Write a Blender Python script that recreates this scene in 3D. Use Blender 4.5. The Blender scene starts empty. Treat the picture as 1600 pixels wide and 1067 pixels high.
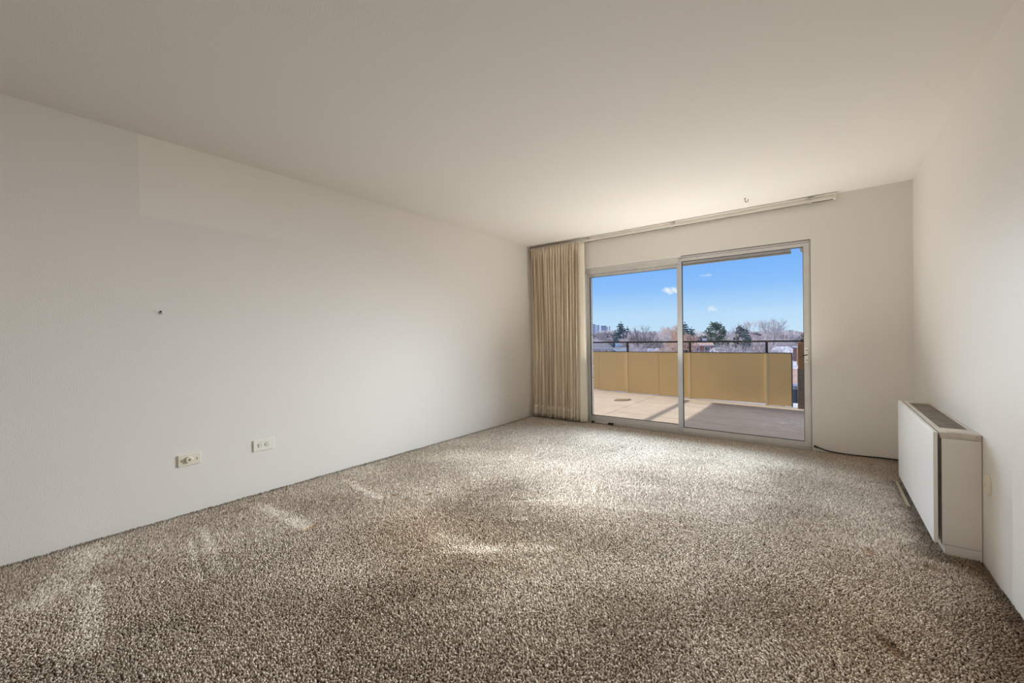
import bpy, bmesh, math, random
import numpy as np
from mathutils import Vector, Matrix

random.seed(7)
rng = np.random.default_rng(11)
scene = bpy.context.scene
COL = scene.collection

# ------------------------------------------------------------------ camera
CAM_H, F_PX = 1.1307, 633.4
YAW, PITCH, ROLL = 0.6563096, -0.0078435, -0.0153445
_f = Vector((-math.sin(YAW) * math.cos(PITCH), math.cos(YAW) * math.cos(PITCH), math.sin(PITCH)))
_r = Vector((math.cos(YAW), math.sin(YAW), 0))
_u = _r.cross(_f)
CR = math.cos(ROLL) * _r + math.sin(ROLL) * _u
CU = -math.sin(ROLL) * _r + math.cos(ROLL) * _u
cam_data = bpy.data.cameras.new('camera')
cam_data.sensor_fit = 'HORIZONTAL'
cam_data.sensor_width = 36
cam_data.lens = F_PX * 36 / 1600
cam_data.clip_start, cam_data.clip_end = 0.02, 6000
cam = bpy.data.objects.new('camera', cam_data)
COL.objects.link(cam)
cam.matrix_world = Matrix(((CR.x, CU.x, -_f.x, 0), (CR.y, CU.y, -_f.y, 0), (CR.z, CU.z, -_f.z, CAM_H), (0, 0, 0, 1)))
scene.camera = cam


def bearing(px, py):
    """azimuth unit vector and slope of a line of sight, used to survey the far city"""
    d = CR * ((px - 800) / F_PX) - CU * ((py - 533.5) / F_PX) + _f
    h = math.hypot(d.x, d.y)
    return d.x / h, d.y / h, d.z / h


def far(px, py, D):
    a, b, s = bearing(px, py)
    return Vector((a * D, b * D, CAM_H + s * D))


# ------------------------------------------------------------------ world, sun, exposure
scene.view_settings.view_transform = 'Standard'
scene.view_settings.look = 'None'
scene.view_settings.exposure = 0.0
scene.view_settings.gamma = 1.0
scene.view_settings.use_curve_mapping = False
scene.cycles.use_denoising = True
scene.cycles.max_bounces = 14
scene.cycles.diffuse_bounces = 9
scene.cycles.transparent_max_bounces = 16

SKY_STRENGTH = 1.0
world = bpy.data.worlds.new('sky')
scene.world = world
world.use_nodes = True
wt = world.node_tree
wt.nodes.clear()


def N(t, typ, **kw):
    n = t.nodes.new(typ)
    for k, v in kw.items():
        if k in n.inputs:
            n.inputs[k].default_value = v
        else:
            setattr(n, k, v)
    return n


wo = N(wt, 'ShaderNodeOutputWorld')
wb = N(wt, 'ShaderNodeBackground', Strength=SKY_STRENGTH)
wc = N(wt, 'ShaderNodeTexCoord')
ws = N(wt, 'ShaderNodeSeparateXYZ')
wt.links.new(wc.outputs['Generated'], ws.inputs[0])
wr = N(wt, 'ShaderNodeValToRGB')
wt.links.new(ws.outputs['Z'], wr.inputs['Fac'])
el = wr.color_ramp.elements
el[0].position, el[0].color = 0.0, (0.60, 0.79, 0.97, 1)
el[1].position, el[1].color = 1.0, (0.05, 0.20, 0.72, 1)
for p_, c_ in ((0.05, (0.51, 0.74, 0.99)), (0.11, (0.28, 0.55, 1.0)), (0.20, (0.175, 0.43, 1.0)), (0.45, (0.10, 0.31, 0.88))):
    e_ = el.new(p_)
    e_.color = (*c_, 1)
sky_col = wr.outputs['Color']
# two small fair-weather clouds low in the sky and a faint wisp
wn = N(wt, 'ShaderNodeTexNoise', Scale=95.0, Detail=6.0, Roughness=0.6)
wt.links.new(wc.outputs['Generated'], wn.inputs['Vector'])
for (px, py, sx, sy, dens) in ((1049, 454, 0.027, 0.011, 1.0), (1113, 482, 0.017, 0.0075, 1.0), (1105, 430, 0.02, 0.004, 0.35)):
    a, b, s = bearing(px, py)
    d = Vector((a, b, s)).normalized()
    e1 = Vector((b, -a, 0)).normalized()
    e2 = e1.cross(d)
    acc = []
    for ax, w_ in ((e1, sx), (e2, sy)):
        dp = N(wt, 'ShaderNodeVectorMath', operation='DOT_PRODUCT')
        wt.links.new(wc.outputs['Generated'], dp.inputs[0])
        dp.inputs[1].default_value = ax / w_
        mm = N(wt, 'ShaderNodeMath', operation='POWER')
        ab = N(wt, 'ShaderNodeMath', operation='ABSOLUTE')
        wt.links.new(dp.outputs['Value'], ab.inputs[0])
        wt.links.new(ab.outputs[0], mm.inputs[0])
        mm.inputs[1].default_value = 2.0
        acc.append(mm)
    ad = N(wt, 'ShaderNodeMath', operation='ADD')
    wt.links.new(acc[0].outputs[0], ad.inputs[0])
    wt.links.new(acc[1].outputs[0], ad.inputs[1])
    fall = N(wt, 'ShaderNodeMath', operation='SUBTRACT')
    fall.inputs[0].default_value = 0.62
    wt.links.new(ad.outputs[0], fall.inputs[1])
    nz = N(wt, 'ShaderNodeMath', operation='MULTIPLY_ADD')
    wt.links.new(wn.outputs[0], nz.inputs[0])
    nz.inputs[1].default_value = 2.6
    nz.inputs[2].default_value = -1.3
    sm = N(wt, 'ShaderNodeMath', operation='ADD')
    wt.links.new(fall.outputs[0], sm.inputs[0])
    wt.links.new(nz.outputs[0], sm.inputs[1])
    front = N(wt, 'ShaderNodeVectorMath', operation='DOT_PRODUCT')
    wt.links.new(wc.outputs['Generated'], front.inputs[0])
    front.inputs[1].default_value = d
    gt = N(wt, 'ShaderNodeMath', operation='GREATER_THAN')
    wt.links.new(front.outputs['Value'], gt.inputs[0])
    gt.inputs[1].default_value = 0.5
    mr = N(wt, 'ShaderNodeMapRange')
    wt.links.new(sm.outputs[0], mr.inputs['Value'])
    mr.inputs['From Min'].default_value, mr.inputs['From Max'].default_value = 0.0, 0.7
    mr.inputs['To Min'].default_value, mr.inputs['To Max'].default_value = 0.0, dens * 0.9
    fm = N(wt, 'ShaderNodeMath', operation='MULTIPLY')
    wt.links.new(mr.outputs[0], fm.inputs[0])
    wt.links.new(gt.outputs[0], fm.inputs[1])
    mx = N(wt, 'ShaderNodeMixRGB')
    wt.links.new(fm.outputs[0], mx.inputs['Fac'])
    wt.links.new(sky_col, mx.inputs[1])
    mx.inputs[2].default_value = (0.9, 0.93, 0.98, 1)
    sky_col = mx.outputs[0]
wt.links.new(sky_col, wb.inputs['Color'])
wt.links.new(wb.outputs[0], wo.inputs['Surface'])


def sun_lamp(name, direction, strength, angle, colour):
    l = bpy.data.lights.new(name, 'SUN')
    l.energy, l.angle, l.color = strength, math.radians(angle), colour
    o = bpy.data.objects.new(name, l)
    COL.objects.link(o)
    o.rotation_euler = Vector(direction).to_track_quat('-Z', 'Y').to_euler()
    o.location = (0, 9, 12)
    return o


SUN_EL = math.radians(33)
sun_lamp('sun', (math.cos(SUN_EL), 0.0, -math.sin(SUN_EL)), 4.6, 0.5, (1.0, 0.91, 0.80))


def door_fill_spot(name, x, z, tilt, watts, colour, cone, turn=0.0, y=4.845):
    """added unseen fill spots spread over the door opening, standing in for daylight"""
    l = bpy.data.lights.new(name, 'SPOT')
    l.energy, l.color, l.spot_size, l.spot_blend, l.shadow_soft_size = watts, colour, math.radians(cone), 1.0, 0.0
    o = bpy.data.objects.new(name, l)
    COL.objects.link(o)
    o.location = (x, y, z)
    o.rotation_euler = Vector((-math.sin(turn) * math.cos(tilt), -math.cos(turn) * math.cos(tilt), math.sin(tilt))).to_track_quat('-Z', 'Y').to_euler()


for x_ in np.linspace(-2.15, -0.38, 7):  # added fill spots; no real lamps hang in the opening
    for z_ in (0.85, 1.28, 1.70):
        door_fill_spot('door_fill_downward', x_, z_, math.radians(-27), 18.5, (0.69, 0.85, 1.0), 112, math.radians(4))
        door_fill_spot('door_fill_level', x_, z_, math.radians(-17), 39.5, (0.90, 0.965, 1.0), 72, math.radians(6))
    door_fill_spot('door_fill_upward', x_, 0.6, math.radians(60), 21.0, (1.0, 0.965, 0.915), 146, 0.0, 4.72)  # added upward fill spot in place of light off the balcony floor
sun_lamp('balcony_fill_sun', (0.0, -1.0, -0.35), 3.5, 120, (1.0, 0.89, 0.74))  # added soft second sun that fills the balcony
rear_l = bpy.data.lights.new('rear_fill_area', 'AREA')  # added fill lamp far behind the camera
rear_l.shape, rear_l.size, rear_l.size_y, rear_l.energy, rear_l.color = 'RECTANGLE', 2.3, 1.25, 32, (1.0, 0.74, 0.5)
rear_o = bpy.data.objects.new('rear_fill_area', rear_l)
COL.objects.link(rear_o)
rear_o.location = (-1.4, -6.53, 1.4)
rear_o.rotation_euler = (math.radians(90), 0, 0)

# ------------------------------------------------------------------ materials
MATS = {}


def mat(name, col, rough=0.6, metal=0.0, noise=None, bump=None, spec=0.5, coord='Object'):
    """noise = (scale, strength, second colour); bump = (scale, strength, distance)"""
    if name in MATS:
        return MATS[name]
    m = bpy.data.materials.new(name)
    m.use_nodes = True
    t = m.node_tree
    b = t.nodes['Principled BSDF']
    b.inputs['Base Color'].default_value = (*col, 1)
    b.inputs['Roughness'].default_value = rough
    b.inputs['Metallic'].default_value = metal
    b.inputs['Specular IOR Level'].default_value = spec
    tc = N(t, 'ShaderNodeTexCoord')
    if noise:
        n = N(t, 'ShaderNodeTexNoise', Scale=noise[0], Detail=5.0, Roughness=0.6)
        t.links.new(tc.outputs[coord], n.inputs['Vector'])
        mr = N(t, 'ShaderNodeMapRange')
        mr.inputs['From Min'].default_value, mr.inputs['From Max'].default_value = 0.35, 0.7
        mr.inputs['To Max'].default_value = noise[1]
        t.links.new(n.outputs[0], mr.inputs['Value'])
        x = N(t, 'ShaderNodeMixRGB')
        t.links.new(mr.outputs[0], x.inputs['Fac'])
        x.inputs[1].default_value = (*col, 1)
        x.inputs[2].default_value = (*noise[2], 1)
        t.links.new(x.outputs[0], b.inputs['Base Color'])
    if bump:
        n2 = N(t, 'ShaderNodeTexNoise', Scale=bump[0], Detail=3.0)
        t.links.new(tc.outputs[coord], n2.inputs['Vector'])
        bp = N(t, 'ShaderNodeBump', Strength=bump[1], Distance=bump[2])
        t.links.new(n2.outputs[0], bp.inputs['Height'])
        t.links.new(bp.outputs[0], b.inputs['Normal'])
    MATS[name] = m
    return m


WALL = (0.765, 0.735, 0.69)
M_wall = mat('wall_paint', WALL, 0.55, noise=(0.9, 0.25, (0.745, 0.70, 0.64)), bump=(210, 0.4, 0.002), spec=0.3)
M_ceil = mat('ceiling_paint', (0.765, 0.735, 0.685), 0.8, noise=(0.7, 0.2, (0.75, 0.71, 0.655)), bump=(190, 0.4, 0.002), spec=0.2)
M_alu = mat('aluminium_frame', (0.66, 0.65, 0.63), 0.42, 0.55, noise=(9, 0.35, (0.50, 0.47, 0.43)))
M_alu2 = mat('bright_aluminium', (0.52, 0.54, 0.57), 0.5, 0.35, noise=(12, 0.3, (0.42, 0.43, 0.45)))
M_gasket = mat('dark_gasket', (0.05, 0.045, 0.04), 0.7)
M_black = mat('black_metal', (0.02, 0.018, 0.018), 0.45)
M_steel = mat('steel', (0.55, 0.55, 0.54), 0.35, 0.9)
M_rod = mat('enamelled_rod', (0.80, 0.77, 0.70), 0.35, noise=(6, 0.3, (0.66, 0.60, 0.50)))
M_plate = mat('ivory_plate', (0.74, 0.69, 0.57), 0.4)
M_plate2 = mat('pale_ivory_plate', (0.80, 0.77, 0.68), 0.4)
M_slot = mat('dark_slot', (0.03, 0.025, 0.02), 0.6)
M_brown_hook = mat('rusty_hook', (0.13, 0.07, 0.035), 0.5, 0.4)
M_cab = mat('cabinet_enamel', (0.80, 0.78, 0.74), 0.45, noise=(5, 0.35, (0.71, 0.67, 0.61)))
M_cabfront = mat('cabinet_front', (0.86, 0.85, 0.83), 0.4, noise=(3, 0.4, (0.78, 0.77, 0.75)))
M_lid = mat('cabinet_lid', (0.68, 0.62, 0.54), 0.5, noise=(8, 0.6, (0.50, 0.43, 0.35)))
M_grille = mat('dusty_grille', (0.34, 0.29, 0.24), 0.8, noise=(22, 0.8, (0.20, 0.165, 0.13)))
M_tack = mat('bare_wood', (0.42, 0.34, 0.24), 0.8, noise=(30, 0.5, (0.25, 0.19, 0.12)))
M_parapet = mat('tan_stucco', (0.86, 0.645, 0.335), 0.9, noise=(2.2, 0.45, (0.76, 0.57, 0.315)), bump=(240, 0.4, 0.004))
M_batten = mat('tan_batten', (0.84, 0.68, 0.44), 0.8)
M_rail = mat('railing_paint', (0.035, 0.032, 0.035), 0.5)
M_slab = mat('balcony_concrete', (0.61, 0.52, 0.42), 0.85, noise=(3.5, 0.6, (0.48, 0.395, 0.31)), bump=(60, 0.25, 0.004))
M_conc = mat('soffit_concrete', (0.62, 0.57, 0.50), 0.9, noise=(5, 0.7, (0.40, 0.36, 0.31)))
M_block = mat('masonry_block', (0.86, 0.84, 0.79), 0.9, noise=(14, 0.4, (0.70, 0.68, 0.63)))
M_mortar = mat('mortar', (0.25, 0.235, 0.21), 0.95)
M_postwood = mat('stained_wood', (0.42, 0.23, 0.12), 0.7, noise=(16, 0.7, (0.24, 0.12, 0.06)))
M_postgrey = mat('weathered_wood', (0.26, 0.215, 0.18), 0.85, noise=(26, 0.7, (0.15, 0.12, 0.10)))
M_drain = mat('drain_cover', (0.26, 0.20, 0.10), 0.6)
M_drainrim = mat('drain_rim', (0.09, 0.07, 0.05), 0.6)

# dried white scuffs on the balcony concrete beside the post
t = M_slab.node_tree
bs = t.nodes['Principled BSDF']
src = bs.inputs['Base Color'].links[0].from_socket
tc = N(t, 'ShaderNodeTexCoord')
sc_ = N(t, 'ShaderNodeTexNoise', Scale=9.0, Detail=8.0, Roughness=0.75)
mp = N(t, 'ShaderNodeMapping')
mp.inputs['Scale'].default_value = (1.0, 2.6, 1.0)
t.links.new(tc.outputs['Object'], mp.inputs['Vector'])
t.links.new(mp.outputs[0], sc_.inputs['Vector'])
vd = N(t, 'ShaderNodeVectorMath', operation='DISTANCE')
t.links.new(tc.outputs['Object'], vd.inputs[0])
vd.inputs[1].default_value = (-0.36, 6.55, -0.07)
m1 = N(t, 'ShaderNodeMapRange')
t.links.new(vd.outputs['Value'], m1.inputs['Value'])
m1.inputs['From Min'].default_value, m1.inputs['From Max'].default_value = 0.75, 0.05
m2 = N(t, 'ShaderNodeMapRange')
t.links.new(sc_.outputs[0], m2.inputs['Value'])
m2.inputs['From Min'].default_value, m2.inputs['From Max'].default_value = 0.50, 0.66
mm_ = N(t, 'ShaderNodeMath', operation='MULTIPLY')
t.links.new(m1.outputs[0], mm_.inputs[0])
t.links.new(m2.outputs[0], mm_.inputs[1])
x = N(t, 'ShaderNodeMixRGB')
t.links.new(mm_.outputs[0], x.inputs['Fac'])
t.links.new(src, x.inputs[1])
x.inputs[2].default_value = (0.85, 0.84, 0.84, 1)
t.links.new(x.outputs[0], bs.inputs['Base Color'])

# curtain cloth: woven beige with fine vertical stripes
M_cloth = mat('curtain_cloth', (0.88, 0.79, 0.65), 0.9, noise=(70, 0.3, (0.74, 0.62, 0.46)), bump=(500, 0.3, 0.001))
M_lining = mat('curtain_lining', (0.74, 0.68, 0.57), 0.9)

t = M_cloth.node_tree
bs = t.nodes['Principled BSDF']
src = bs.inputs['Base Color'].links[0].from_socket
tc = N(t, 'ShaderNodeTexCoord')
mp = N(t, 'ShaderNodeMapping')
mp.inputs['Scale'].default_value = (95, 30, 0.8)
t.links.new(tc.outputs['Object'], mp.inputs['Vector'])
n_ = N(t, 'ShaderNodeTexNoise', Scale=1.0, Detail=3.0)
t.links.new(mp.outputs[0], n_.inputs['Vector'])
mr_ = N(t, 'ShaderNodeMapRange')
mr_.inputs['From Min'].default_value, mr_.inputs['From Max'].default_value = 0.42, 0.64
mr_.inputs['To Max'].default_value = 0.62
t.links.new(n_.outputs[0], mr_.inputs['Value'])
x = N(t, 'ShaderNodeMixRGB')
t.links.new(mr_.outputs[0], x.inputs['Fac'])
t.links.new(src, x.inputs[1])
x.inputs[2].default_value = (0.34, 0.25, 0.165, 1)
t.links.new(x.outputs[0], bs.inputs['Base Color'])

# left wall paint: an old repainted rectangle high on the wall, slightly yellower
M_wall_l = mat('left_wall_paint', WALL, 0.55, noise=(0.9, 0.25, (0.745, 0.70, 0.64)), bump=(210, 0.4, 0.002), spec=0.3)
t = M_wall_l.node_tree
bs = t.nodes['Principled BSDF']
src = bs.inputs['Base Color'].links[0].from_socket
g = N(t, 'ShaderNodeNewGeometry')
sp = N(t, 'ShaderNodeSeparateXYZ')
t.links.new(g.outputs['Position'], sp.inputs[0])


def ramp01(sock, a, b):
    r_ = N(t, 'ShaderNodeMapRange')
    t.links.new(sock, r_.inputs['Value'])
    r_.inputs['From Min'].default_value, r_.inputs['From Max'].default_value = a, b
    return r_.outputs[0]


def mul(a, b):
    m_ = N(t, 'ShaderNodeMath', operation='MULTIPLY')
    t.links.new(a, m_.inputs[0])
    t.links.new(b, m_.inputs[1])
    return m_.outputs[0]


patch = mul(mul(ramp01(sp.outputs['Y'], 0.594, 0.602), ramp01(sp.outputs['Y'], 1.9, 0.9)), ramp01(sp.outputs['Z'], 1.925, 1.94))
x = N(t, 'ShaderNodeMixRGB')
t.links.new(patch, x.inputs['Fac'])
t.links.new(src, x.inputs[1])
x.inputs[2].default_value = (0.815, 0.778, 0.708, 1)
t.links.new(x.outputs[0], bs.inputs['Base Color'])

# glass panes
M_glass = bpy.data.materials.new('window_glass')
M_glass.use_nodes = True
t = M_glass.node_tree
t.nodes.clear()
go = N(t, 'ShaderNodeOutputMaterial')
gt_ = N(t, 'ShaderNodeBsdfTransparent', Color=(0.97, 0.985, 0.98, 1))
gg = N(t, 'ShaderNodeBsdfGlossy', Roughness=0.0)
fr = N(t, 'ShaderNodeFresnel', IOR=1.12)
mxs = N(t, 'ShaderNodeMixShader')
t.links.new(fr.outputs[0], mxs.inputs['Fac'])
t.links.new(gt_.outputs[0], mxs.inputs[1])
t.links.new(gg.outputs[0], mxs.inputs[2])
t.links.new(mxs.outputs[0], go.inputs['Surface'])

# carpet yarn takes its colour from a per-tuft attribute
M_pile = bpy.data.materials.new('carpet_yarn')
M_pile.use_nodes = True
t = M_pile.node_tree
at = N(t, 'ShaderNodeAttribute', attribute_name='yarn')
t.links.new(at.outputs['Color'], t.nodes['Principled BSDF'].inputs['Base Color'])
t.nodes['Principled BSDF'].inputs['Roughness'].default_value = 0.95
t.nodes['Principled BSDF'].inputs['Specular IOR Level'].default_value = 0.1
M_backing = mat('carpet_backing', (0.30, 0.25, 0.20), 0.95, noise=(160, 0.8, (0.17, 0.135, 0.105)), bump=(220, 0.8, 0.01), spec=0.1)


# ------------------------------------------------------------------ mesh helpers
class MB:
    def __init__(self):
        self.v, self.f = [], []

    def add(self, vs, fs):
        o = len(self.v)
        self.v += [tuple(p) for p in vs]
        self.f += [tuple(i + o for i in q) for q in fs]
        return self

    def box(self, x0, x1, y0, y1, z0, z1, ch=0.0):
        if ch <= 0:
            vs = [(x0, y0, z0), (x1, y0, z0), (x1, y1, z0), (x0, y1, z0), (x0, y0, z1), (x1, y0, z1), (x1, y1, z1), (x0, y1, z1)]
            return self.add(vs, [(3, 2, 1, 0), (4, 5, 6, 7), (0, 1, 5, 4), (1, 2, 6, 5), (2, 3, 7, 6), (3, 0, 4, 7)])
        bm = bmesh.new()
        r = bmesh.ops.create_cube(bm, size=1)
        for v in r['verts']:
            v.co = Vector(((x0 + x1) / 2 + v.co.x * (x1 - x0), (y0 + y1) / 2 + v.co.y * (y1 - y0), (z0 + z1) / 2 + v.co.z * (z1 - z0)))
        bmesh.ops.bevel(bm, geom=list(bm.edges), offset=ch, segments=2, profile=0.6, affect='EDGES')
        bm.verts.index_update()
        self.add([v.co for v in bm.verts], [[v.index for v in f.verts] for f in bm.faces])
        bm.free()
        return self

    def tube(self, pts, rad, n=8, cap=True):
        pts = [Vector(p) for p in pts]
        rads = rad if isinstance(rad, (list, tuple)) else [rad] * len(pts)
        vs = []
        for i, p in enumerate(pts):
            d = (pts[min(i + 1, len(pts) - 1)] - pts[max(i - 1, 0)]).normalized()
            a = d.cross(Vector((0, 0, 1)) if abs(d.z) < 0.9 else Vector((1, 0, 0))).normalized()
            b = d.cross(a)
            for k in range(n):
                th = 2 * math.pi * k / n
                vs.append(p + (a * math.cos(th) + b * math.sin(th)) * rads[i])
        fs = []
        for i in range(len(pts) - 1):
            for k in range(n):
                fs.append((i * n + k, i * n + (k + 1) % n, (i + 1) * n + (k + 1) % n, (i + 1) * n + k))
        if cap:
            fs.append(tuple(range(n - 1, -1, -1)))
            fs.append(tuple((len(pts) - 1) * n + k for k in range(n)))
        return self.add(vs, fs)

    def lathe(self, prof, origin, axis, n=24):
        """prof = [(radius, height along axis)]"""
        ax = Vector(axis).normalized()
        a = ax.cross(Vector((0, 0, 1)) if abs(ax.z) < 0.9 else Vector((1, 0, 0))).normalized()
        b = ax.cross(a)
        o = Vector(origin)
        vs = [o + ax * h + (a * math.cos(2 * math.pi * k / n) + b * math.sin(2 * math.pi * k / n)) * r for r, h in prof for k in range(n)]
        fs = []
        for i in range(len(prof) - 1):
            for k in range(n):
                fs.append((i * n + k, i * n + (k + 1) % n, (i + 1) * n + (k + 1) % n, (i + 1) * n + k))
        fs.append(tuple(range(n - 1, -1, -1)))
        fs.append(tuple((len(prof) - 1) * n + k for k in range(n)))
        return self.add(vs, fs)

    def mesh(self, name, m, smooth=False):
        me = bpy.data.meshes.new(name)
        me.from_pydata(self.v, [], self.f)
        me.materials.append(m)
        if smooth:
            me.polygons.foreach_set('use_smooth', [True] * len(me.polygons))
        me.update()
        return me

    def build(self, name, m, parent=None, smooth=False, label=None):
        o = bpy.data.objects.new(name, self.mesh(name, m, smooth))
        COL.objects.link(o)
        if parent is not None:
            attach(o, parent)
        if label:
            o['label'] = label
        return o


def world_loc(o):
    p = Vector(o.location)
    while o.parent:
        o = o.parent
        p += Vector(o.location)
    return p


def attach(o, parent):
    """parents are never rotated while parts are attached, so only the offset matters"""
    o.parent = parent
    o.location = Vector(o.location) - world_loc(parent)


def tag(o, label, cat, group=None, kind=None):
    o['label'] = label
    o['category'] = cat
    if group:
        o['group'] = group
    if kind:
        o['kind'] = kind
    return o


def thing(name, label, cat, loc=(0, 0, 0), group=None):
    o = bpy.data.objects.new(name, None)
    COL.objects.link(o)
    o.location = loc
    o.empty_display_size = 0.1
    return tag(o, label, cat, group)


def struct(o, label, cat):
    return tag(o, label, cat, kind='structure')


# ------------------------------------------------------------------ room shell
LW, BW, RW, REAR, H = -3.3715, 4.873, 0.611, -6.5, 2.44
DX0, DX1, DZ = -2.53, -0.10, 2.045
T = 0.2
struct(MB().box(LW - T, RW + T, REAR - T, BW + 0.12, -0.2, -0.012).build('floor', M_backing), 'carpeted floor of the empty room', 'floor')
struct(MB().box(LW - T, RW + T, REAR - T, BW + 0.12, H, H + 0.22).build('ceiling', M_ceil), 'plain off-white painted ceiling', 'ceiling')
struct(MB().box(LW - T, LW, REAR - T, BW + 0.12, -0.012, H).build('wall_left', M_wall_l), 'long blank off-white wall with two outlets near the carpet', 'wall')
struct(MB().box(RW, RW + T, REAR - T, BW + 0.12, -0.012, H).build('wall_right', M_wall), 'off-white wall behind the heater cabinet', 'wall')
WX0, WX1, WZ0, WZ1 = -2.6, -0.2, 0.75, 2.05  # window opening added to house the rear fill lamp
wr_ = MB().box(LW, WX0, REAR - T, REAR, -0.012, H).box(WX1, RW, REAR - T, REAR, -0.012, H).box(WX0, WX1, REAR - T, REAR, -0.012, WZ0).box(WX0, WX1, REAR - T, REAR, WZ1, H)
struct(wr_.build('wall_rear', M_wall), 'off-white wall with an added window opening behind the viewpoint', 'wall')
wf_ = MB()
for a_ in ((WX0, WX0 + .05, WZ0, WZ1), (WX1 - .05, WX1, WZ0, WZ1), (WX0 + .05, WX1 - .05, WZ0, WZ0 + .05), (WX0 + .05, WX1 - .05, WZ1 - .05, WZ1), (-1.425, -1.375, WZ0 + .05, WZ1 - .05)):
    wf_.box(a_[0], a_[1], REAR - .16, REAR - .11, a_[2], a_[3], 0.003)
win = struct(wf_.build('added_window_1', M_alu), 'added aluminium window, unseen in the wall behind the viewpoint', 'window')
for a_ in ((WX0 + .05, -1.425), (-1.375, WX1 - .05)):
    MB().box(a_[0], a_[1], REAR - .138, REAR - .134, WZ0 + .05, WZ1 - .05).build('pane', M_glass, win)
wb_ = MB().box(LW, DX0, BW, BW + 0.12, -0.012, H).box(DX1, RW, BW, BW + 0.12, -0.012, H).box(DX0, DX1, BW, BW + 0.12, DZ, H)
struct(wb_.build('wall_back', M_wall), 'off-white end wall around the sliding glass door', 'wall')

# ------------------------------------------------------------------ sliding door
door = bpy.data.objects.new('door_1', None)
COL.objects.link(door)
door.location = ((DX0 + DX1) / 2, 4.93, 0)
struct(door, 'aluminium sliding glass door opening onto the balcony', 'door')
c = 0.002
fr_ = MB()
fr_.box(DX0, DX0 + 0.016, 4.89, 4.99, 0.005, DZ, c)
fr_.box(DX1 - 0.012, DX1, 4.885, 4.99, 0.005, DZ, c)
fr_.box(DX0 + 0.016, DX1 - 0.012, 4.885, 4.99, DZ - 0.022, DZ, c)
fr_.box(DX0 + 0.016, -1.33, 4.888, 4.915, 1.968, DZ - 0.022, c)
fr_.build('door_frame', M_alu, door)
MB().box(DX1 - 0.004, DX1, 4.874, 4.8849, 0.0, DZ).box(-1.30, DX1 - .004, 4.8775, 4.8849, DZ - .006, DZ).build('shadow_strip', M_gasket, door)  # dark strip stands in for the shadow line at the opening edge
sl = MB().box(DX0 + 0.016, DX1 - 0.012, 4.885, 5.0, -0.01, 0.02, c)
sl.box(DX0 + 0.016, -1.345, 4.884, 4.892, 0.02, 0.034, 0.001)
sl.build('door_sill', M_alu, door)


def sash(name, x0, x1, y0, y1, z0, z1, sl_, sr_, bt, tp, m_l, m_r):
    s = MB().box(x0 + sl_, x1 - sr_, y0 + .002, y1 - .002, z0, z0 + bt, c).box(x0 + sl_, x1 - sr_, y0 + .002, y1 - .002, z1 - tp, z1, c).build(name, M_alu, door)
    st = MB().box(x0, x0 + sl_, y0, y1, z0, z1, 0.004).build('stile', m_l)
    attach(st, s)
    st = MB().box(x1 - sr_, x1, y0, y1, z0, z1, 0.004).build('stile', m_r)
    attach(st, s)
    gx0, gx1, gz0, gz1 = x0 + sl_, x1 - sr_, z0 + bt, z1 - tp
    gk = MB()
    w = 0.004
    for a in ((gx0, gx0 + w, gz0, gz1), (gx1 - w, gx1, gz0, gz1), (gx0 + w, gx1 - w, gz0, gz0 + w), (gx0 + w, gx1 - w, gz1 - w, gz1)):
        gk.box(a[0], a[1], y0 + .004, y1 - .004, a[2], a[3])
    attach(gk.build('gasket', M_gasket), s)
    ym = (y0 + y1) / 2
    attach(MB().box(gx0 + w, gx1 - w, ym - .002, ym + .002, gz0 + w, gz1 - w).build('pane', M_glass), s)
    return s


sash('fixed_sash', -2.514, -1.30, 4.935, 4.968, 0.022, 2.02, 0.033, 0.05, 0.068, 0.094, M_alu, M_alu)
s_in = sash('sliding_sash', -1.347, -0.112, 4.893, 4.926, 0.022, 2.018, 0.054, 0.045, 0.05, 0.034, M_alu2, M_alu)
lp = MB().box(-0.152, -0.126, 4.889, 4.893, 0.847, 0.997, 0.001).build('lock_plate', M_plate2, door)
for z in (0.873, 0.971):
    attach(MB().lathe([(0.0045, 0), (0.0045, 0.002), (0.003, 0.003)], (-0.138, 4.889, z), (0, -1, 0), 10).build('screw', M_black), lp)
attach(MB().tube([(-0.132, 4.888, 0.926), (-0.137, 4.872, 0.925), (-0.150, 4.866, 0.920), (-0.172, 4.866, 0.914)], [.004, .005, .0045, .003], 8).build('latch_lever', M_black), lp)

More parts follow.
